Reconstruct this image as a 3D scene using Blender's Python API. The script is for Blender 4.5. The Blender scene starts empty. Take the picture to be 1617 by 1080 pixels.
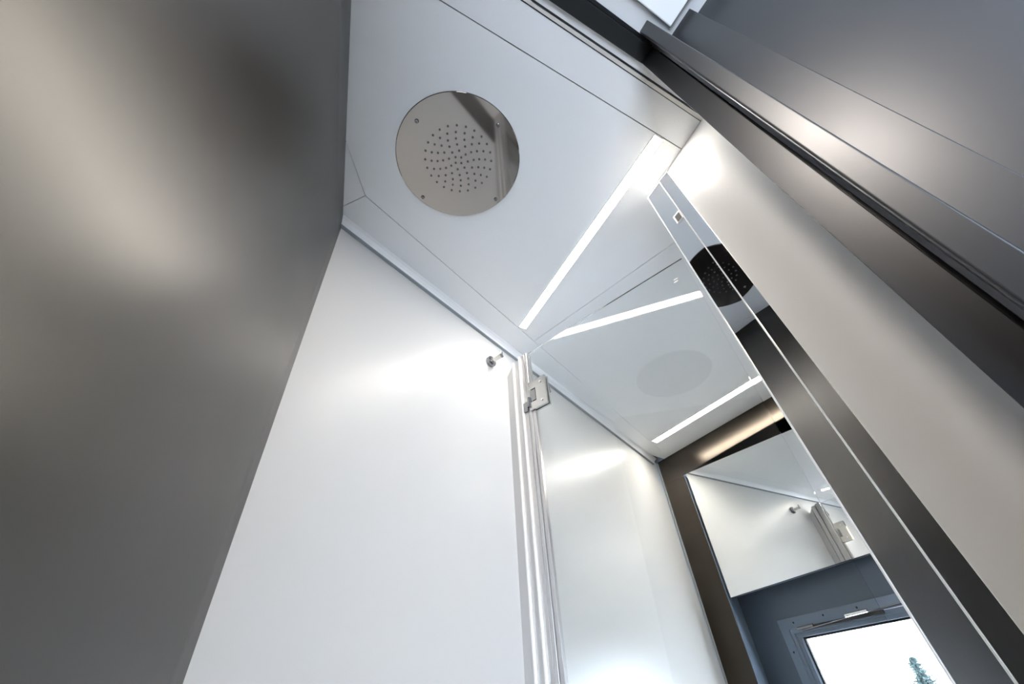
import bpy, bmesh, math, random
from mathutils import Vector, Matrix
random.seed(4)
S = bpy.context.scene
COL = S.collection

# ------------------------------------------------------------------ camera
cd = bpy.data.cameras.new('camera')
cd.sensor_fit = 'HORIZONTAL'
cd.sensor_width = 36.0
cd.lens = 656.0 / 1617.0 * 36.0
cd.clip_start = 0.005
cam = bpy.data.objects.new('camera', cd)
COL.objects.link(cam)
right = Vector((0.87311273, -0.48464381, -0.05286347))
up = Vector((-0.30018099, -0.61987511, 0.72501464))
back = Vector((-0.3841426, -0.6171509, -0.68670171))
m = Matrix((right, up, back)).transposed().to_4x4()
m.translation = Vector((0, 0, 1.2))
cam.matrix_world = m
S.camera = cam

# ------------------------------------------------------------------ world: bright overcast sky
w = bpy.data.worlds.new('sky')
S.world = w
w.use_nodes = True
nt = w.node_tree
bg = nt.nodes['Background']
geo = nt.nodes.new('ShaderNodeTexCoord')
sep = nt.nodes.new('ShaderNodeSeparateXYZ')
ramp = nt.nodes.new('ShaderNodeValToRGB')
nt.links.new(geo.outputs['Generated'], sep.inputs[0])
nt.links.new(sep.outputs['Z'], ramp.inputs[0])
ramp.color_ramp.elements[0].position = 0.0
ramp.color_ramp.elements[0].color = (0.50, 0.57, 0.68, 1)
ramp.color_ramp.elements[1].position = 0.25
ramp.color_ramp.elements[1].color = (0.80, 0.90, 1.0, 1)
nt.links.new(ramp.outputs[0], bg.inputs[0])
bg.inputs[1].default_value = 4.0

# ------------------------------------------------------------------ exposure
S.view_settings.view_transform = 'Standard'
S.view_settings.look = 'None'
S.view_settings.gamma = 1.0
S.view_settings.use_curve_mapping = False
S.view_settings.exposure = 2.86

LED_STRENGTH = 10.5

# ------------------------------------------------------------------ materials
def mat(name, col, rough=0.5, metal=0.0, spec=0.5, coat=0.0, coat_rough=0.1, noise=None, bump=None):
    mt = bpy.data.materials.new(name)
    mt.use_nodes = True
    n = mt.node_tree
    p = n.nodes['Principled BSDF']
    p.inputs['Base Color'].default_value = (*col, 1)
    p.inputs['Roughness'].default_value = rough
    p.inputs['Metallic'].default_value = metal
    p.inputs['Specular IOR Level'].default_value = spec
    p.inputs['Coat Weight'].default_value = coat
    p.inputs['Coat Roughness'].default_value = coat_rough
    if noise or bump:
        tc = n.nodes.new('ShaderNodeTexCoord')
        ns = n.nodes.new('ShaderNodeTexNoise')
        ns.inputs['Scale'].default_value = (noise or bump)[0]
        ns.inputs['Detail'].default_value = 4
        n.links.new(tc.outputs['Object'], ns.inputs['Vector'])
        if noise:
            mr = n.nodes.new('ShaderNodeMapRange')
            mr.inputs['To Min'].default_value = max(0.0, rough - noise[1])
            mr.inputs['To Max'].default_value = rough + noise[1]
            n.links.new(ns.outputs[0], mr.inputs['Value'])
            n.links.new(mr.outputs[0], p.inputs['Roughness'])
        if bump:
            b = n.nodes.new('ShaderNodeBump')
            b.inputs['Strength'].default_value = bump[1]
            b.inputs['Distance'].default_value = 0.001
            n.links.new(ns.outputs[0], b.inputs['Height'])
            n.links.new(b.outputs[0], p.inputs['Normal'])
    return mt

def emis(name, col, s):
    mt = bpy.data.materials.new(name)
    mt.use_nodes = True
    p = mt.node_tree.nodes['Principled BSDF']
    p.inputs['Base Color'].default_value = (0.8, 0.8, 0.8, 1)
    p.inputs['Emission Color'].default_value = (*col, 1)
    p.inputs['Emission Strength'].default_value = s
    return mt

M_CEIL = mat('white ceiling laminate', (0.87, 0.88, 0.885), 0.42)
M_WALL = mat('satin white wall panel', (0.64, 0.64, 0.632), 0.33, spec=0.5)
M_WALLR = mat('cool white panel lightened for weak light', (0.88, 0.89, 0.90), 0.36, spec=0.45)  # wall white with the colour lightened, as little light reaches this panel
M_GAP = mat('dark joint', (0.10, 0.11, 0.12), 0.7)
M_GREY = mat('grey sealing strip', (0.30, 0.33, 0.35), 0.5)
M_BROWN = mat('anthracite satin lacquer', (0.115, 0.109, 0.103), 0.32, metal=0.96, noise=(2.2, 0.05))
M_DARK = mat('dark grey coated metal', (0.060, 0.063, 0.068), 0.38, metal=0.92, noise=(6, 0.05))
M_BLACK = mat('black rail', (0.010, 0.012, 0.013), 0.5)
M_FRAME = mat('dark bronze frame', (0.06, 0.05, 0.04), 0.25, metal=0.9)
M_ALU = mat('satin aluminium', (0.52, 0.51, 0.50), 0.28, metal=0.8)
M_ALUE = mat("bright aluminium edge", (0.80, 0.78, 0.74), 0.35, metal=0.3)
M_STEEL = mat('polished steel plate', (0.41, 0.375, 0.35), 0.05, metal=1.0)
M_CHROME = mat('chrome', (0.80, 0.80, 0.80), 0.06, metal=1.0)
M_SATIN = mat('satin nickel', (0.60, 0.585, 0.555), 0.22, metal=0.95)
M_CHROMED = mat('dark chrome', (0.28, 0.28, 0.285), 0.10, metal=1.0)
M_MIRROR = mat('mirror', (0.86, 0.87, 0.86), 0.0, metal=1.0)
M_STILE = mat('mirror polished stile', (0.72, 0.74, 0.76), 0.015, metal=1.0)
M_RUBBER = mat('black rubber', (0.012, 0.012, 0.012), 0.6)
M_NOZ = mat('nozzle silicone', (0.10, 0.10, 0.10), 0.4)
M_BLUE = mat('blue grey panel', (0.10, 0.13, 0.17), 0.38, noise=(8, 0.04))
M_WINF = mat('blue grey window frame', (0.17, 0.22, 0.29), 0.35)
M_FLOOR = mat('dark floor', (0.055, 0.05, 0.047), 0.5, bump=(60, 0.2))
M_TRAY = mat('white bounce tray', (0.85, 0.85, 0.84), 0.4)
M_BEIGE = mat('pale blind cassette', (0.50, 0.47, 0.44), 0.5)
M_BARK = mat('bark', (0.012, 0.01, 0.01), 0.9)
M_LEAF = mat('conifer needles', (0.015, 0.034, 0.034), 0.7)
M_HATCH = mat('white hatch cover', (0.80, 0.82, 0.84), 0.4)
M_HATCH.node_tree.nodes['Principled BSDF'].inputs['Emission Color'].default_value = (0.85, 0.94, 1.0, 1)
M_HATCH.node_tree.nodes['Principled BSDF'].inputs['Emission Strength'].default_value = 0.045  # glow put into the cover, standing in for daylight through it
M_LED = emis('led diffuser', (1.0, 0.94, 0.86), LED_STRENGTH)
M_SPOT = emis('downlight diffuser', (1.0, 0.88, 0.76), 38.0)
M_LEDF = mat('led channel', (0.85, 0.83, 0.78), 0.4, metal=0.3)
M_STAMP = mat('etched stamp', (0.85, 0.85, 0.85), 0.6)

M_GLASS = bpy.data.materials.new('clear glass')
M_GLASS.use_nodes = True
gp = M_GLASS.node_tree.nodes['Principled BSDF']
gp.inputs['Base Color'].default_value = (0.97, 0.985, 0.975, 1)
gp.inputs['Roughness'].default_value = 0.0
gp.inputs['Transmission Weight'].default_value = 1.0
gp.inputs['IOR'].default_value = 1.5

# ------------------------------------------------------------------ helpers
def obj(name, bm, mats, parent=None, smooth=False, loc=None):
    me = bpy.data.meshes.new(name)
    bmesh.ops.recalc_face_normals(bm, faces=bm.faces)
    bm.to_mesh(me)
    bm.free()
    if not isinstance(mats, (list, tuple)):
        mats = [mats]
    for x in mats:
        me.materials.append(x)
    if smooth:
        for p in me.polygons:
            p.use_smooth = True
    o = bpy.data.objects.new(name, me)
    COL.objects.link(o)
    if parent is not None:
        o.parent = parent
        o.matrix_parent_inverse = Matrix.Translation(-parent_loc(parent))
    if loc is not None:
        o.location = loc
    return o

def parent_loc(p):
    # things are Empties at their own place; parts keep their mesh in world coordinates
    return Vector(p.location) if p.type == 'EMPTY' else Vector((0, 0, 0))

def thing(name, label, cat, loc=(0, 0, 0), group=None):
    o = bpy.data.objects.new(name, None)
    o.empty_display_size = 0.02
    o.location = loc
    COL.objects.link(o)
    tag(o, label, cat, group)
    return o

def tag(o, label, cat, group=None):
    o['label'] = label
    o['category'] = cat
    if group:
        o['group'] = group
    return o

def struct(o, label, cat):
    tag(o, label, cat)
    o['kind'] = 'structure'
    return o

def prism(bm, pts, z0, z1, mi=0, bevel=0.0):
    """plan polygon extruded between two heights (z0/z1 may be lists per point)"""
    n = len(pts)
    zz0 = z0 if isinstance(z0, (list, tuple)) else [z0] * n
    zz1 = z1 if isinstance(z1, (list, tuple)) else [z1] * n
    a = [bm.verts.new((p[0], p[1], z)) for p, z in zip(pts, zz0)]
    b = [bm.verts.new((p[0], p[1], z)) for p, z in zip(pts, zz1)]
    fs = [bm.faces.new(a[::-1]), bm.faces.new(b)]
    for i in range(n):
        j = (i + 1) % n
        fs.append(bm.faces.new((a[i], a[j], b[j], b[i])))
    for f in fs:
        f.material_index = mi
    if bevel > 0:
        es = set(e for f in fs for e in f.edges)
        r = bmesh.ops.bevel(bm, geom=list(es), offset=bevel, segments=3, profile=0.5, affect='EDGES')
        for f in r['faces']:
            f.material_index = mi
    return fs

def box(bm, x0, x1, y0, y1, z0, z1, mi=0, bevel=0.0):
    return prism(bm, [(x0, y0), (x1, y0), (x1, y1), (x0, y1)], z0, z1, mi, bevel)

def strip(a, b, t, off=0.0):
    """plan quad along a-b, from offset off to off+t on the left side"""
    a = Vector(a); b = Vector(b)
    d = (b - a).normalized()
    n = Vector((-d.y, d.x))
    return [tuple(a + n * off), tuple(b + n * off), tuple(b + n * (off + t)), tuple(a + n * (off + t))]

def cyl(bm, c, axis, r, L, seg=32, r2=None, mi=0):
    """cylinder starting at c, running L along axis"""
    axis = Vector(axis).normalized()
    q = axis.to_track_quat('Z', 'Y')
    mt = Matrix.Translation(Vector(c) + axis * L / 2) @ q.to_matrix().to_4x4()
    r_ = bmesh.ops.create_cone(bm, cap_ends=True, segments=seg, radius1=r, radius2=r if r2 is None else r2, depth=L, matrix=mt)
    for f in set(f for v in r_['verts'] for f in v.link_faces):
        f.material_index = mi
    return r_['verts']

def lathe(bm, prof, c, axis, seg=48, mi=0):
    axis = Vector(axis).normalized()
    q = axis.to_track_quat('Z', 'Y').to_matrix().to_4x4()
    mt = Matrix.Translation(Vector(c)) @ q
    rings = []
    for r, h in prof:
        if r < 1e-6:
            rings.append([bm.verts.new(mt @ Vector((0, 0, h)))])
        else:
            rings.append([bm.verts.new(mt @ Vector((r * math.cos(2 * math.pi * k / seg), r * math.sin(2 * math.pi * k / seg), h))) for k in range(seg)])
    for A, B in zip(rings, rings[1:]):
        for k in range(seg):
            k2 = (k + 1) % seg
            if len(A) == 1 and len(B) == 1:
                continue
            if len(A) == 1:
                f = bm.faces.new((A[0], B[k2], B[k]))
            elif len(B) == 1:
                f = bm.faces.new((A[k], A[k2], B[0]))
            else:
                f = bm.faces.new((A[k], A[k2], B[k2], B[k]))
            f.material_index = mi

def oriented_box(bm, c, ax, ay, az, sx, sy, sz, mi=0, bevel=0.0):
    ax, ay, az = [Vector(v).normalized() for v in (ax, ay, az)]
    mt = Matrix((ax * sx, ay * sy, az * sz)).transposed().to_4x4()
    mt.translation = Vector(c)
    r = bmesh.ops.create_cube(bm, size=1.0, matrix=mt)
    fs = set(f for v in r['verts'] for f in v.link_faces)
    for f in fs:
        f.material_index = mi
    if bevel > 0:
        es = set(e for f in fs for e in f.edges)
        r = bmesh.ops.bevel(bm, geom=list(es), offset=bevel, segments=2, profile=0.5, affect='EDGES')
        for f in r['faces']:
            f.material_index = mi

BM = bmesh.new

def lean(bm, kx, ky, z0):
    """lean a piece slightly: the body of the van is not quite plumb"""
    for v in bm.verts:
        v.co.x += kx * (z0 - v.co.z)
        v.co.y += ky * (z0 - v.co.z)
    return bm

CZ = 2.10                                  # ceiling height

# back wall: plan line, direction 21.5 degrees
BA = Vector((-0.0535, 0.6285))
BD = Vector((math.cos(math.radians(21.35)), math.sin(math.radians(21.35))))
BN = Vector((BD.y, -BD.x))                 # pointing into the room
def bw(t, off=0.0):
    p = BA + BD * t + BN * off
    return (p.x, p.y)

# glass plane: 0.944x + 0.3305y = 0.7555
GD = Vector((0.3305, -0.944)).normalized() # along the glass, away from the back wall
GN = Vector((-0.944, -0.3305)).normalized()  # towards the shower
G0 = Vector((0.533, 0.7636))
def gl(t, off=0.0):
    p = G0 + GD * t + GN * off
    return (p.x, p.y)

# ================================================================== the large structure
bm = BM(); box(bm, -2.2, 1.75, -2.4, 1.6, -0.05, 0.0)
struct(obj('floor', bm, M_FLOOR), 'dark floor of the van', 'floor')

bm = BM(); prism(bm, [(-0.16, 0.06), (0.53, 0.04), (0.60, 0.55), (0.50, 0.84), (-0.04, 0.62)], 0.0, 0.06, bevel=0.006)  # unseen tray added to bounce light up to ceiling and side panel
tag(obj('bounce_tray', bm, M_TRAY), 'white bounce tray added unseen on the floor to bounce light upward', 'bounce tray')
bm = BM(); prism(bm, [bw(0.0, 0.001), bw(0.60, 0.001), bw(0.60, 0.012), bw(0.0, 0.012)], 0.061, 0.43, bevel=0.002)
struct(obj('trim_7', bm, M_FLOOR), 'dark upstand along the foot of the back wall in the shower', 'trim')
# ceiling panels of shower and toilet room with 1.3 mm joints, over a dark board
g = 0.0009
bm = BM()
def cpanel(pts, z0=CZ, z1=CZ + 0.008):
    """inset a convex polygon by the joint half width"""
    n = len(pts); P = [Vector(p) for p in pts]
    area = sum(P[i].x * P[(i + 1) % n].y - P[(i + 1) % n].x * P[i].y for i in range(n))
    if area < 0:
        P.reverse()
    out = []
    for i in range(n):
        a, b, c = P[i - 1], P[i], P[(i + 1) % n]
        d1 = (b - a).normalized(); d2 = (c - b).normalized()
        n1 = Vector((-d1.y, d1.x)); n2 = Vector((-d2.y, d2.x))
        k = (n1 + n2); k = k / max(0.3, k.dot(n1))
        out.append(tuple(b + k * g))
    prism(bm, out, z0, z1)
A = (-0.028, 0.534); Bp = (0.500, 0.748); B2 = (1.376, 1.106)
sd = (Vector(B2) - Vector(A)).normalized()
def seam(t): p = Vector(A) + sd * t; return (p.x, p.y)
# cove strip next to the back wall begins 22 mm from it
cpanel([A, (-0.150, 0.351), (-0.150, 0.137), (0.60, 0.1165), (0.70, 0.30), seam(0.64)])   # main panel
cpanel([A, (-0.150, 0.351), (-0.150, 0.600), (-0.080, 0.601)])                             # small triangle at left
cpanel([A, (-0.080, 0.601), (-0.074, 0.6105 - 0.008), bw(1.6, 0.022), (1.60, 1.197)])       # strip along the back wall
cpanel([(-0.150, 0.137), (0.60, 0.1165), (0.60, 0.0565), (-0.150, 0.0735)])                 # strip by the doorway
cpanel([seam(0.64), (0.70, 0.30), (0.60, 0.1165), (0.60, 0.03), (1.62, 0.03), (1.62, 1.207), B2])
prism(bm, [(-0.2, 0.06), (1.7, 0.02), (1.7, 1.35), (-0.2, 0.78)], CZ + 0.006, CZ + 0.03, 1)
struct(obj('ceiling', bm, [M_CEIL, M_GAP]), 'white panelled shower ceiling', 'ceiling')

# corridor ceiling on the outer side of the sliding-door rail
bm = BM(); box(bm, -2.2, 0.80, -2.4, 0.012, CZ + 0.002, CZ + 0.03)
struct(obj('ceiling', bm, M_CEIL), 'white ceiling of the corridor outside the shower', 'ceiling')

bm = BM(); box(bm, -2.2, 1.8, -2.4, 1.7, 2.135, 2.15)  # unseen slab added over the ceilings to stop light leaking in
struct(obj('roof', bm, M_CEIL), 'unseen roof shell added above the ceilings to block stray light', 'roof')
# cove + sealing gap between ceiling and back wall
bm = BM()
prof = [(0.0225, CZ + 0.001), (0.021, CZ - 0.0005), (0.015, CZ - 0.004), (0.0105, CZ - 0.0105), (0.0085, CZ - 0.017), (0.0085, CZ + 0.008), (0.0225, CZ + 0.008)]
rows = []
for t in (-0.03, 1.66):
    rows.append([bm.verts.new((*bw(t, o), z)) for o, z in prof])
n = len(prof)
for i in range(n):
    bm.faces.new((rows[0][i], rows[0][(i + 1) % n], rows[1][(i + 1) % n], rows[1][i]))
bm.faces.new(rows[0]); bm.faces.new(rows[1][::-1])
struct(obj('trim_1', bm, M_CEIL, smooth=False), 'white cove where the ceiling meets the back wall', 'trim')
bm = BM(); prism(bm, [bw(-0.03, 0.0), bw(1.66, 0.0), bw(1.66, 0.0085), bw(-0.03, 0.0085)], CZ - 0.020, CZ + 0.002)
struct(obj('trim_2', bm, M_GREY), 'grey sealing strip along the top of the back wall', 'trim')

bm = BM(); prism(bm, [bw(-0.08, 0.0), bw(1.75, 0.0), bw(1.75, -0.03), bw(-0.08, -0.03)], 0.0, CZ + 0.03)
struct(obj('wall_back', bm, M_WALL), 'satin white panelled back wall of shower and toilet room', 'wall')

# left wall: dark satin panel close to the camera
LA = Vector((-0.0560, 0.6275)); LD = Vector((-0.192, -0.981)).normalized()
LN = Vector((-LD.y, LD.x)) * -1            # away from the room
if LN.x > 0: LN = -LN
q = [LA + LD * -0.01, LA + LD * 1.02, LA + LD * 1.02 + LN * 0.03, LA + LD * -0.01 + LN * 0.03]
# the panel leans at its far end; the twist is shaped to place its highlight
bm = BM()
NT, NZ = 24, 24
def left_pt(i, k, off):
    t = -0.01 + 1.03 * i / NT
    z = (CZ + 0.01) * k / NZ
    f = max(-0.9, 1.0 - max(0.0, t) / TWIST)
    p = LA + LD * t + LN * off
    return (p.x + 0.0377 * f * (2.08 - z), p.y + 0.0148 * f * (2.08 - z), z)
TWIST = 0.26
gf = [[bm.verts.new(left_pt(i, k, 0.0)) for k in range(NZ + 1)] for i in range(NT + 1)]
gb = [[bm.verts.new(left_pt(i, k, 0.03)) for k in range(NZ + 1)] for i in range(NT + 1)]
for i in range(NT):
    for k in range(NZ):
        f1 = bm.faces.new((gf[i][k], gf[i + 1][k], gf[i + 1][k + 1], gf[i][k + 1])); f1.smooth = True
        bm.faces.new((gb[i][k], gb[i][k + 1], gb[i + 1][k + 1], gb[i + 1][k]))
for i in range(NT):
    bm.faces.new((gf[i][0], gb[i][0], gb[i + 1][0], gf[i + 1][0]))
    bm.faces.new((gf[i][NZ], gf[i + 1][NZ], gb[i + 1][NZ], gb[i][NZ]))
for k in range(NZ):
    bm.faces.new((gf[0][k], gf[0][k + 1], gb[0][k + 1], gb[0][k]))
    bm.faces.new((gf[NT][k], gb[NT][k], gb[NT][k + 1], gf[NT][k + 1]))
struct(obj('wall_left', bm, M_BROWN), 'anthracite satin panel wall on the left, close to the camera', 'wall')

# right shower panel
bm = BM()
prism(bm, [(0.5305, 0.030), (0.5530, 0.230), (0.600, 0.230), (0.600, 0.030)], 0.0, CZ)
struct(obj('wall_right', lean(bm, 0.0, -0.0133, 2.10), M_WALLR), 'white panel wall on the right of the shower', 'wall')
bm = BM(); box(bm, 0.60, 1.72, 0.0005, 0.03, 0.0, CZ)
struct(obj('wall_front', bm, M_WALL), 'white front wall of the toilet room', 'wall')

# far wall with window opening
bm = BM()
for (y0, y1, z0, z1) in ((0.0, 1.34, 1.412, CZ), (0.0, 0.613, 0.0, 1.412), (1.023, 1.34, 0.0, 1.412), (0.613, 1.023, 0.0, 0.923)):
    box(bm, 1.66, 1.72, y0, y1, z0, z1)
struct(obj('wall_far', bm, M_BLUE), 'blue grey wall with a window below the mirror', 'wall')

# corridor walls behind the camera
bm = BM(); box(bm, -0.45, 0.42, -1.63, -1.60, 0.0, CZ)
struct(obj('wall_corridor', bm, M_BROWN), 'dark corridor wall behind the camera', 'wall')

# ================================================================== dark doorway frame
D = thing('door_1', 'dark metal frame of the shower doorway', 'door frame', (0.35, 0.0, 0.0))
D['kind'] = 'structure'
bm = BM()
prism(bm, [(-0.25, 0.057), (-0.25, 0.024), (0.353, 0.011), (0.353, 0.039)], CZ - 0.004, CZ + 0.02, bevel=0.001)
prism(bm, [(-0.25, 0.0235), (-0.25, 0.0135), (0.353, 0.0050), (0.353, 0.0105)], CZ - 0.0005, CZ + 0.02, bevel=0.001, mi=1)
obj('header_rail', bm, [M_BLACK, M_DARK], D)
bm = BM()
box(bm, 0.353, 0.520, 0.010, 0.0385, 0.0, CZ + 0.002, bevel=0.0006)
box(bm, 0.3745, 0.605, -0.0095, 0.0101, 0.0, CZ + 0.001)
obj('inner_jamb', lean(bm, 0.0, -0.0135, 2.10), M_DARK, D)
# rounded architrave that stands proud of the jamb
bm = BM()
pts = [(0.353, 0.0085), (0.348, 0.0085), (0.345, 0.0050)]
pts += [(0.3215 + 0.0030 * math.cos(math.radians(a)), 0.0020 + 0.0030 * math.sin(math.radians(a))) for a in range(90, 181, 15)]
pts += [(0.3200 + 0.0015 * math.cos(math.radians(a)), -0.0140 + 0.0015 * math.sin(math.radians(a))) for a in range(180, 271, 18)]
pts += [(0.3740, -0.0182), (0.374, 0.0085)]
prism(bm, pts, 0.0, CZ + 0.001)
obj('architrave', lean(bm, 0.0, -0.0155, 2.10), M_DARK, D)
bm = BM()
box(bm, 0.3735, 0.42, -0.0635, -0.010, 0.0, CZ + 0.002, bevel=0.0008)
obj('outer_jamb', bm, M_DARK, D)

bm = BM()
box(bm, 0.3915, 0.44, -1.60, -0.0640, 0.0, CZ + 0.002)
struct(obj('wall_outer', bm, M_DARK), 'dark satin cabinet wall outside the shower at upper right', 'wall')

# pale strips between the shower ceiling and the black rail
bm = BM()
prism(bm, [(-0.22, 0.0735), (-0.22, 0.0695), (0.475, 0.0520), (0.60, 0.049), (0.60, 0.056)], CZ - 0.001, CZ + 0.012, bevel=0.0004)
struct(obj('trim_3', bm, M_ALUE), 'pale edge strip of the shower ceiling at the doorway', 'trim')
bm = BM()
prism(bm, [(-0.22, 0.0700), (-0.22, 0.0600), (0.470, 0.0450), (0.470, 0.0525)], CZ + 0.008, CZ + 0.02)
struct(obj('trim_4', bm, M_GREY), 'grey slot between ceiling edge and sliding-door rail', 'trim')
bm = BM()
prism(bm, [(-0.22, 0.0655), (-0.22, 0.050), (0.352, 0.036), (0.545, 0.036), (0.545, 0.0465)], CZ, CZ + 0.01)
struct(obj('trim_5', bm, M_CEIL), 'white strip beside the black sliding-door rail', 'trim')

# ================================================================== glass door of the toilet room
# wall profile of the glass door
P = thing('door_jamb_profile', 'tall ribbed aluminium jamb profile holding the hinged glass door on the back wall', 'door jamb', (0.515, 0.81, 0.0))
def gstrip(t0, t1, o0, o1): return [gl(t0, o0), gl(t1, o0), gl(t1, o1), gl(t0, o1)]
bm = BM(); prism(bm, gstrip(-0.094, -0.0605, -0.02, 0.004), 0.0, [1.978, 2.017, 2.017, 1.978], bevel=0.0008)
obj('wall_channel', bm, M_ALU, P)
bm = BM(); prism(bm, gstrip(-0.0625, -0.0575, -0.01, 0.009), 0.0, [2.017, 2.020, 2.020, 2.017], bevel=0.0012)
obj('rib', bm, M_ALUE, P)
bm = BM(); prism(bm, gstrip(-0.0575, -0.0375, -0.02, 0.003), 0.0, 2.024, bevel=0.0006)
obj('middle_channel', bm, M_ALU, P)
bm = BM(); prism(bm, gstrip(-0.0375, -0.0325, -0.01, 0.010), 0.0, 2.028, bevel=0.0012)
obj('rib', bm, M_ALUE, P)
bm = BM(); prism(bm, gstrip(-0.0325, -0.0190, -0.02, 0.004), 0.0, 2.030, bevel=0.0006)
prism(bm, gstrip(-0.0190, -0.0170, -0.02, 0.000), 0.0, 2.030)
prism(bm, gstrip(-0.0170, -0.0080, -0.02, 0.006), 0.0, 2.030, bevel=0.0012)
obj('outer_channel', bm, M_ALU, P)

# glass door
T = thing('glass_door', 'frameless clear glass shower door hinged on the aluminium jamb', 'door', (*gl(0.2), 0.0))
bm = BM(); prism(bm, gstrip(-0.004, 0.49, -0.006, 0.0), 0.06, 2.030)
obj('glass_panel', bm, M_GLASS, T)
bm = BM(); prism(bm, gstrip(-0.0075, 0.0025, -0.009, 0.003), 0.06, 1.822, bevel=0.0008)
obj('edge_seal', bm, M_ALU, T)
bm = BM()
for k in range(2):
    c = gl(0.4545 + 0.002 * k, 0.0006)
    oriented_box(bm, (*c, 1.968 + 0.008 * k), (GD.x, GD.y, 0), (GN.x, GN.y, 0), (0, 0, 1), 0.010, 0.0006, 0.0028)
obj('safety_stamp', bm, M_STAMP, T)
# hinge: plates on both faces, notch, knuckle, screws
zc = 1.870
def hinge_plate(side):
    """square plate with a rectangular notch on the jamb side"""
    bm = BM()
    o0, o1 = (0.0008, 0.0068) if side > 0 else (-0.0128, -0.0068)
    t0, t1 = -0.012, 0.046
    z0, z1 = zc - 0.046, zc + 0.046
    nt1, nz0, nz1 = 0.012, zc - 0.022, zc + 0.020
    for (a, b, c, d) in ((t0, t1, nz1, z1), (t0, t1, z0, nz0), (nt1, t1, nz0, nz1)):
        prism(bm, gstrip(a, b, o0, o1), c, d)
    bmesh.ops.remove_doubles(bm, verts=bm.verts, dist=1e-5)
    return bm
hp = obj('hinge', hinge_plate(1), M_SATIN, T)
hp2 = obj('hinge', hinge_plate(-1), M_SATIN, T)
for h, off in ((hp, 0.0066), (hp2, -0.0126)):
    for z in (zc + 0.030, zc - 0.030):
        bm = BM()
        s = 1 if off > 0 else -1
        cyl(bm, (*gl(0.030, off), z), (GN.x * s, GN.y * s, 0), 0.0042, 0.0022, 20, 0.0034)
        obj('screw', bm, M_CHROME, h)
bm = BM()
oriented_box(bm, (*gl(0.000, 0.003), zc), (GD.x, GD.y, 0), (GN.x, GN.y, 0), (0, 0, 1), 0.020, 0.006, 0.036, bevel=0.001)
cyl(bm, (*gl(-0.013, 0.006), zc - 0.034), (0, 0, 1), 0.006, 0.030, 20)
k = obj('knuckle', bm, M_CHROMED, T)
bm = BM()
oriented_box(bm, (*gl(-0.026, 0.006), zc - 0.028), (GD.x, GD.y, 0), (GN.x, GN.y, 0), (0, 0, 1), 0.018, 0.006, 0.030, bevel=0.002)
obj('hinge_bracket', bm, M_CHROMED, T)

# folded door leaves at right: two mirror polished stiles
FA, FB, FC = (0.5096, 0.2202), (0.5065, 0.1813), (0.5046, 0.1571)
F = thing('folding_door', 'folded mirror-finish door leaves parked against the white right wall', 'door', (0.51, 0.19, 0.0))
def leaf(a, b, ztop):
    a = Vector(a); b = Vector(b)
    d = (b - a).normalized(); n = Vector((-d.y, d.x))
    if n.x < 0: n = -n
    bm = BM()
    prism(bm, [tuple(a), tuple(b), tuple(b + n * 0.012 - d * 0.0065), tuple(a + n * 0.012)], 0.03, ztop)
    o = obj('leaf', lean(bm, 0.0, -0.024, 2.03), M_STILE, F)
    bm = BM()
    e = 0.0016
    prism(bm, [tuple(a - n * 0.0012), tuple(a + d * e - n * 0.0012), tuple(a + d * e + n * 0.014), tuple(a - d * 0.0012 + n * 0.014)], 0.03, ztop + 0.001)
    q = a + n * -0.0006
    prism(bm, [tuple(q), tuple(q + (b - a)), tuple(q + (b - a) + n * 0.014), tuple(q + n * 0.014)], ztop, ztop + 0.0015)
    obj('edge_trim', lean(bm, 0.0, -0.024, 2.03), M_ALUE, o)
    return o
l1 = leaf(FA, FB, 2.029)
l2 = leaf((FB[0] - 0.0015, FB[1]), FC, 2.029)
bm = BM(); prism(bm, [(0.5046, 0.1571), (0.5038, 0.1562), (0.5175, 0.1603), (0.5175, 0.1625)], 0.03, 2.029)
obj('back_edge', lean(bm, 0.0, -0.024, 2.03), M_ALUE, F)
fd = (Vector(FB) - Vector(FA)).normalized()
fn = Vector((fd.y, -fd.x)); fn = -fn if fn.x > 0 else fn
bm = BM()
c = Vector(FA) + fd * 0.0305 + fn * 0.0005
oriented_box(bm, (c.x, c.y, 1.895), (fd.x, fd.y, 0), (fn.x, fn.y, 0), (0, 0, 1), 0.016, 0.003, 0.025, bevel=0.0008)
c2 = c + fn * 0.0016 + fd * 0.001
oriented_box(bm, (c2.x, c2.y, 1.894), (fd.x, fd.y, 0), (fn.x, fn.y, 0), (0, 0, 1), 0.011, 0.001, 0.018, mi=1)
obj('latch', lean(bm, 0.0, -0.024, 2.03), [M_ALUE, M_RUBBER], F)

# ================================================================== LED strip lights
def led(name_label, a, b, wdt, loc):
    t = thing('strip_light', name_label, 'light', loc)
    a = Vector(a); b = Vector(b)
    d = (b - a).normalized(); n = Vector((-d.y, d.x))
    def q(o0, o1, e): return [tuple(a - d * e + n * o0), tuple(b + d * e + n * o0), tuple(b + d * e + n * o1), tuple(a - d * e + n * o1)]
    h = wdt / 2
    bm = BM()
    prism(bm, q(-h - 0.002, -h, 0.002), CZ - 0.0010, CZ + 0.004)
    prism(bm, q(h, h + 0.002, 0.002), CZ - 0.0010, CZ + 0.004)
    prism(bm, [tuple(a - d * 0.002 - n * h), tuple(a - n * h), tuple(a + n * h), tuple(a - d * 0.002 + n * h)], CZ - 0.001, CZ + 0.004)
    prism(bm, [tuple(b + d * 0.002 - n * h), tuple(b - n * h), tuple(b + n * h), tuple(b + d * 0.002 + n * h)], CZ - 0.001, CZ + 0.004)
    obj('channel', bm, M_LEDF, t)
    bm = BM(); prism(bm, q(-h, h, 0.0), CZ - 0.0004, CZ + 0.004)
    obj('diffuser', bm, M_LED, t)
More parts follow.
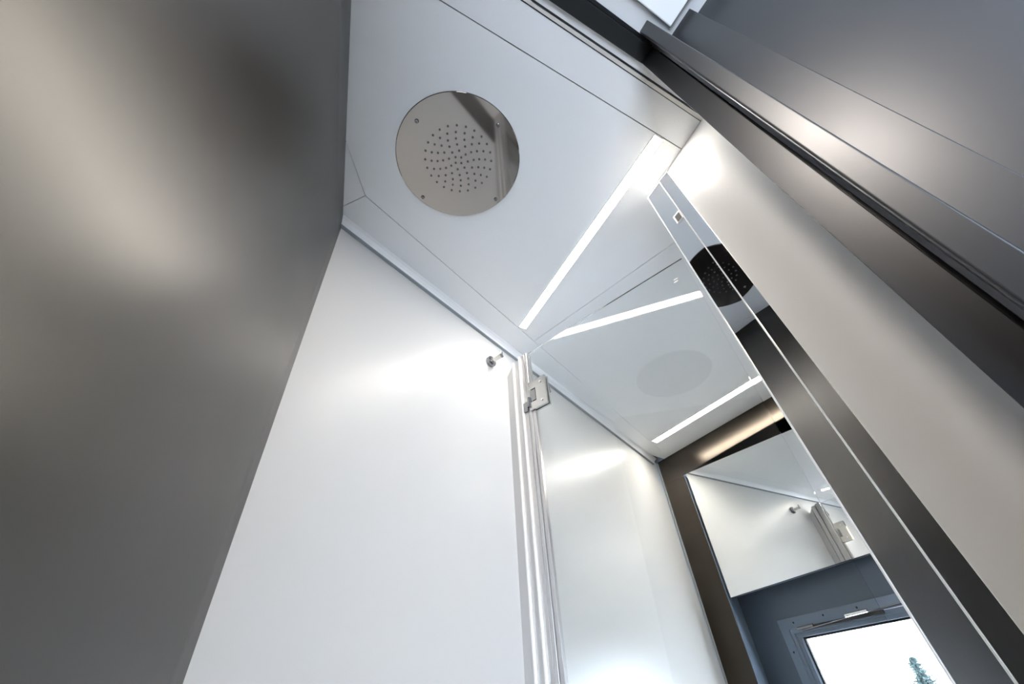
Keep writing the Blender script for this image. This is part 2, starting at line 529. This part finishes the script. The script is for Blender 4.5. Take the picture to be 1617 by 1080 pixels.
led('long glowing strip light in the shower ceiling beside the round shower head', (0.4785, 0.124), (0.5015, 0.739), 0.022, (0.49, 0.43, CZ))
led('glowing strip light behind the glass, on the toilet room ceiling by the dark frame', (1.4340, 0.300), (1.3780, 1.091), 0.030, (1.40, 0.7, CZ))

DL = thing('downlight', 'small round warm downlight in the corridor ceiling outside the doorway', 'light', (-0.155, -0.065, CZ))
bm = BM(); lathe(bm, [(0.046, 0.0), (0.047, -0.003), (0.053, -0.003), (0.055, 0.0), (0.055, 0.002), (0.046, 0.002)], (-0.155, -0.065, CZ), (0, 0, 1), 48)
obj('bezel', bm, M_LEDF, DL)
bm = BM(); lathe(bm, [(0, -0.001), (0.046, -0.001), (0.046, 0.001), (0, 0.001)], (-0.155, -0.065, CZ), (0, 0, 1), 48)
obj('diffuser', bm, M_SPOT, DL)

# ================================================================== shower head
SC = Vector((0.1245, 0.3625)); SR = 0.131
H = thing('shower_head', 'round polished steel rain shower head flush in the white ceiling', 'shower head', (SC.x, SC.y, CZ))
bm = BM()
lathe(bm, [(0, -0.0025), (SR - 0.0012, -0.0025), (SR, -0.0018), (SR, 0.001), (0, 0.001)], (SC.x, SC.y, CZ), (0, 0, 1), 128)
obj('face_plate', bm, M_STEEL, H)
src = None
rings = [(0.0085, 4), (0.0200, 8), (0.0325, 12), (0.0445, 16), (0.0570, 20), (0.0700, 24)]
for ri, (r, nn) in enumerate(rings):
    for k in range(nn):
        a = 2 * math.pi * k / nn + 0.10 * ri + 0.35
        x = SC.x + r * math.cos(a); y = SC.y + r * math.sin(a)
        if src is None:
            bm = BM()
            lathe(bm, [(0.0020, 0.0), (0.0022, -0.0010), (0.0018, -0.0016), (0.0008, -0.0016), (0.0007, -0.0006), (0, -0.0006)], (0, 0, 0), (0, 0, 1), 16)
            src = obj('nozzle', bm, M_NOZ, H)
            src.matrix_parent_inverse = Matrix.Identity(4)
            o = src
        else:
            o = src.copy(); COL.objects.link(o)
        o.parent = H
        o.location = (x - SC.x, y - SC.y, -0.0024)
for (x, y) in ((0.020, 0.330), (0.087, 0.477), (0.167, 0.261), (0.236, 0.405)):
    bm = BM()
    lathe(bm, [(0.0042, 0.0), (0.0040, -0.0014), (0.0030, -0.0022), (0.0019, -0.0022), (0.0017, -0.0006), (0, -0.0006)], (x, y, CZ - 0.0024), (0, 0, 1), 24)
    obj('screw', bm, M_CHROMED, H, smooth=False)

# ================================================================== robe hook
hn = Vector((BN.x, BN.y, 0))
def robe_hook(hb, label):
    K = thing('robe_hook', label, 'hook', hb, 'robe hooks on the back wall')
    bm = BM(); lathe(bm, [(0, 0.000), (0.0165, 0.000), (0.0165, 0.0085), (0.0150, 0.0100), (0, 0.0100)], hb, hn, 40)
    obj('rosette', bm, M_CHROMED, K)
    bm = BM(); cyl(bm, hb + hn * 0.0095, hn, 0.0100, 0.004, 28); cyl(bm, hb + hn * 0.0135, hn, 0.0062, 0.0300, 28)
    obj('peg', bm, M_SATIN, K, smooth=False)
    bm = BM(); lathe(bm, [(0, 0.0), (0.0070, 0.0), (0.0070, 0.0022), (0, 0.0022)], hb + hn * 0.0430, hn, 28)
    oriented_box(bm, hb + hn * 0.0441 + Vector((0, 0, 0.009)), BD.to_3d(), hn, (0, 0, 1), 0.0085, 0.0024, 0.013, bevel=0.0006)
    obj('stop_lug', bm, M_CHROMED, K)
robe_hook(Vector((0.4272, 0.8147, 1.992)), 'small chrome robe hook high on the white back wall left of the door jamb')
robe_hook(Vector((*bw(0.757), 1.997)), 'robe hook hidden behind the glass door hinge, seen reflected in the mirror')

# ================================================================== far side of the toilet room
X0 = 1.530
MC = thing('mirror_cabinet', 'mirrored cabinet in a dark bronze frame above the window, reflecting the robe hook', 'mirror cabinet', (X0, 0.8, 1.52))
tr = math.tan(math.radians(3.0))
def fx(y): return X0 + (1.236 - y) * tr
bm = BM(); prism(bm, [(fx(1.2355), 1.2355), (fx(1.2355) + 0.006, 1.2355), (fx(0.031) + 0.006, 0.031), (fx(0.031), 0.031)], [1.988, 1.988, 2.022, 2.022], 2.0995, bevel=0.001)
obj('top_rail', bm, M_FRAME, MC)
bm = BM(); prism(bm, [(fx(1.121), 1.121), (fx(1.235), 1.235), (1.6595, 1.2820), (1.6595, 1.172)], 0.001, 1.9880, bevel=0.0008)
obj('side_rail', bm, M_FRAME, MC)
bm = BM(); prism(bm, [(fx(1.12) - 0.0008, 1.1195), (fx(1.12) - 0.0008, 1.122), (1.658, 1.173), (1.658, 1.1705)], 0.002, 1.9875)
obj('inner_lining', bm, M_WINF, MC)
ang = math.radians(9.7)
dm = Vector((math.sin(ang), -math.cos(ang)))
a = Vector((fx(1.1125) + 0.0085, 1.1125)); b = a + dm * 0.65
nm = Vector((-math.cos(ang), -math.sin(ang)))
def mq(o0, o1): return [tuple(a + nm * o0), tuple(b + nm * o0), tuple(b + nm * o1), tuple(a + nm * o1)]
bm = BM(); prism(bm, mq(0.0, 0.005), [1.518, 1.552, 1.552, 1.518], 2.07)
obj('mirror_glass', bm, M_MIRROR, MC)
bm = BM(); prism(bm, mq(-0.010, 0.0), [1.5165, 1.5505, 1.5505, 1.5165], 2.07)
obj('backing_panel', bm, M_BLUE, MC)
bm = BM(); prism(bm, [(X0 - 0.004, 1.233), (X0 - 0.004, 1.239), (X0 + 0.004, 1.242), (X0 + 0.004, 1.233)], 0.0, CZ - 0.005)
struct(obj('trim_6', bm, M_GREY), 'grey silicone joint between back wall and dark frame', 'trim')

# window
XW = 1.660
KW = XW / 1.600                      # everything on the window wall keeps its bearing seen from the room
def wy(y): return y * KW
def wz(z): return 1.2 + (z - 1.2) * KW
W = thing('window_1', 'top-hung window with daylight below the mirror', 'window', (XW, 0.8, 0.93))
W['kind'] = 'structure'
def ringbox(bm, x0, x1, y0, y1, z0, z1, wd, bev=0.0, mi=0):
    y0, y1, z0, z1 = wy(y0), wy(y1), wz(z0), wz(z1)
    box(bm, x0, x1, y0, y1, z1 - wd, z1, mi, bev)
    box(bm, x0, x1, y0, y1, z0, z0 + wd, mi, bev)
    box(bm, x0, x1, y0, y0 + wd, z0 + wd, z1 - wd, mi, bev)
    box(bm, x0, x1, y1 - wd, y1, z0 + wd, z1 - wd, mi, bev)
bm = BM(); ringbox(bm, XW - 0.0045, XW, 0.575, 1.012, 0.915, 1.432, 0.030, 0.0008)
obj('cover_frame', bm, M_WINF, W)
bm = BM(); ringbox(bm, XW, XW + 0.030, 0.592, 0.985, 0.935, 1.402, 0.012, 0.0008)
obj('outer_frame', bm, M_WINF, W)
bm = BM(); ringbox(bm, XW + 0.004, XW + 0.026, 0.606, 0.972, 0.950, 1.392, 0.014, 0.001)
obj('sash', bm, M_WINF, W)
bm = BM(); ringbox(bm, XW + 0.012, XW + 0.024, 0.620, 0.957, 0.965, 1.379, 0.006, 0.0005)
obj('gasket', bm, M_RUBBER, W)
bm = BM(); box(bm, XW + 0.016, XW + 0.020, wy(0.625), wy(0.952), wz(0.970), wz(1.375))
obj('pane', bm, M_GLASS, W)
bm = BM(); cyl(bm, (XW - 0.007, wy(0.950), wz(1.400)), (0, -1, 0.02), 0.0045, 0.055, 16)
cyl(bm, (XW - 0.007, wy(0.935), wz(1.394)), (0, -1, 0.05), 0.0020, 0.32, 12)
obj('stay', bm, M_CHROMED, W)
bm = BM(); cyl(bm, (XW - 0.008, wy(0.790), wz(1.407)), (0, -1, 0.02), 0.0055, 0.068, 16)
obj('stay', bm, M_CHROME, W)
bm = BM(); oriented_box(bm, (XW - 0.006, wy(0.80), wz(1.398)), (1, 0, 0), (0, 1, 0), (0, 0, 1), 0.003, 0.24, 0.010, bevel=0.001)
obj('hinge_rail', bm, M_RUBBER, W)
for (y, z) in ((0.958, 1.418), (0.855, 1.420), (0.75, 1.420), (0.998, 1.345), (0.998, 1.2)):
    bm = BM(); cyl(bm, (XW - 0.0043, wy(y), wz(z)), (-1, 0, 0), 0.0032, 0.0015, 16, 0.0024)
    obj('screw', bm, M_RUBBER, W)
bm = BM(); box(bm, XW - 0.045, XW - 0.012, wy(0.560), wy(0.6045), 0.95, 1.340, bevel=0.002)
tag(obj('blind_cassette', bm, M_BEIGE), 'pale upright blind cassette at the right side of the window', 'blind')

# ================================================================== roof hatch in the corridor ceiling
R_ = thing('roof_hatch', 'white square roof hatch panel in the corridor ceiling at the top of the photo', 'hatch', (0.15, -0.25, CZ))
bm = BM(); box(bm, -0.05, 0.3625, -0.46, -0.0265, CZ - 0.0010, CZ + 0.004)
obj('surround', bm, M_GREY, R_)
bm = BM(); box(bm, -0.0485, 0.3610, -0.4585, -0.0280, CZ - 0.004, CZ + 0.003, bevel=0.0018)
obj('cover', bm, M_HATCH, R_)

# ================================================================== tree outside
TR = thing('tree', 'bluish conifer tip outside the window against white sky', 'tree', (8.0, 3.43, 0.0))
bm = BM(); cyl(bm, (8.0, 3.43, 0.0), (0, 0, 1), 0.06, 1.66, 10, 0.006)
obj('trunk', bm, M_BARK, TR)
bm = BM()
for i in range(260):
    hgt = (i + random.random()) / 260
    z = 0.3 + 1.36 * hgt
    rad = 0.62 * (1.02 - hgt) + 0.03
    a_ = i * 2.399
    p0 = Vector((8.0, 3.43, z)); d = Vector((math.cos(a_), math.sin(a_), random.uniform(-0.1, 0.45)))
    L = rad * random.uniform(0.5, 1.0)
    for kk in range(14):
        f = (kk + 1) / 14
        c = p0 + d * L * f
        s = 0.040 * (1.15 - f * 0.6)
        u = (d + Vector((random.uniform(-1, 1), random.uniform(-1, 1), random.uniform(-1, 1))) * 0.8).normalized()
        v = u.cross(Vector((random.uniform(-1, 1), random.uniform(-1, 1), random.uniform(-1, 1)))).normalized()
        vs = [bm.verts.new(c + u * s * e1 + v * s * 0.30 * e2) for e1, e2 in ((-1, -1), (1, -0.3), (1, 0.3), (-1, 1))]
        bm.faces.new(vs)
obj('foliage', bm, M_LEAF, TR)
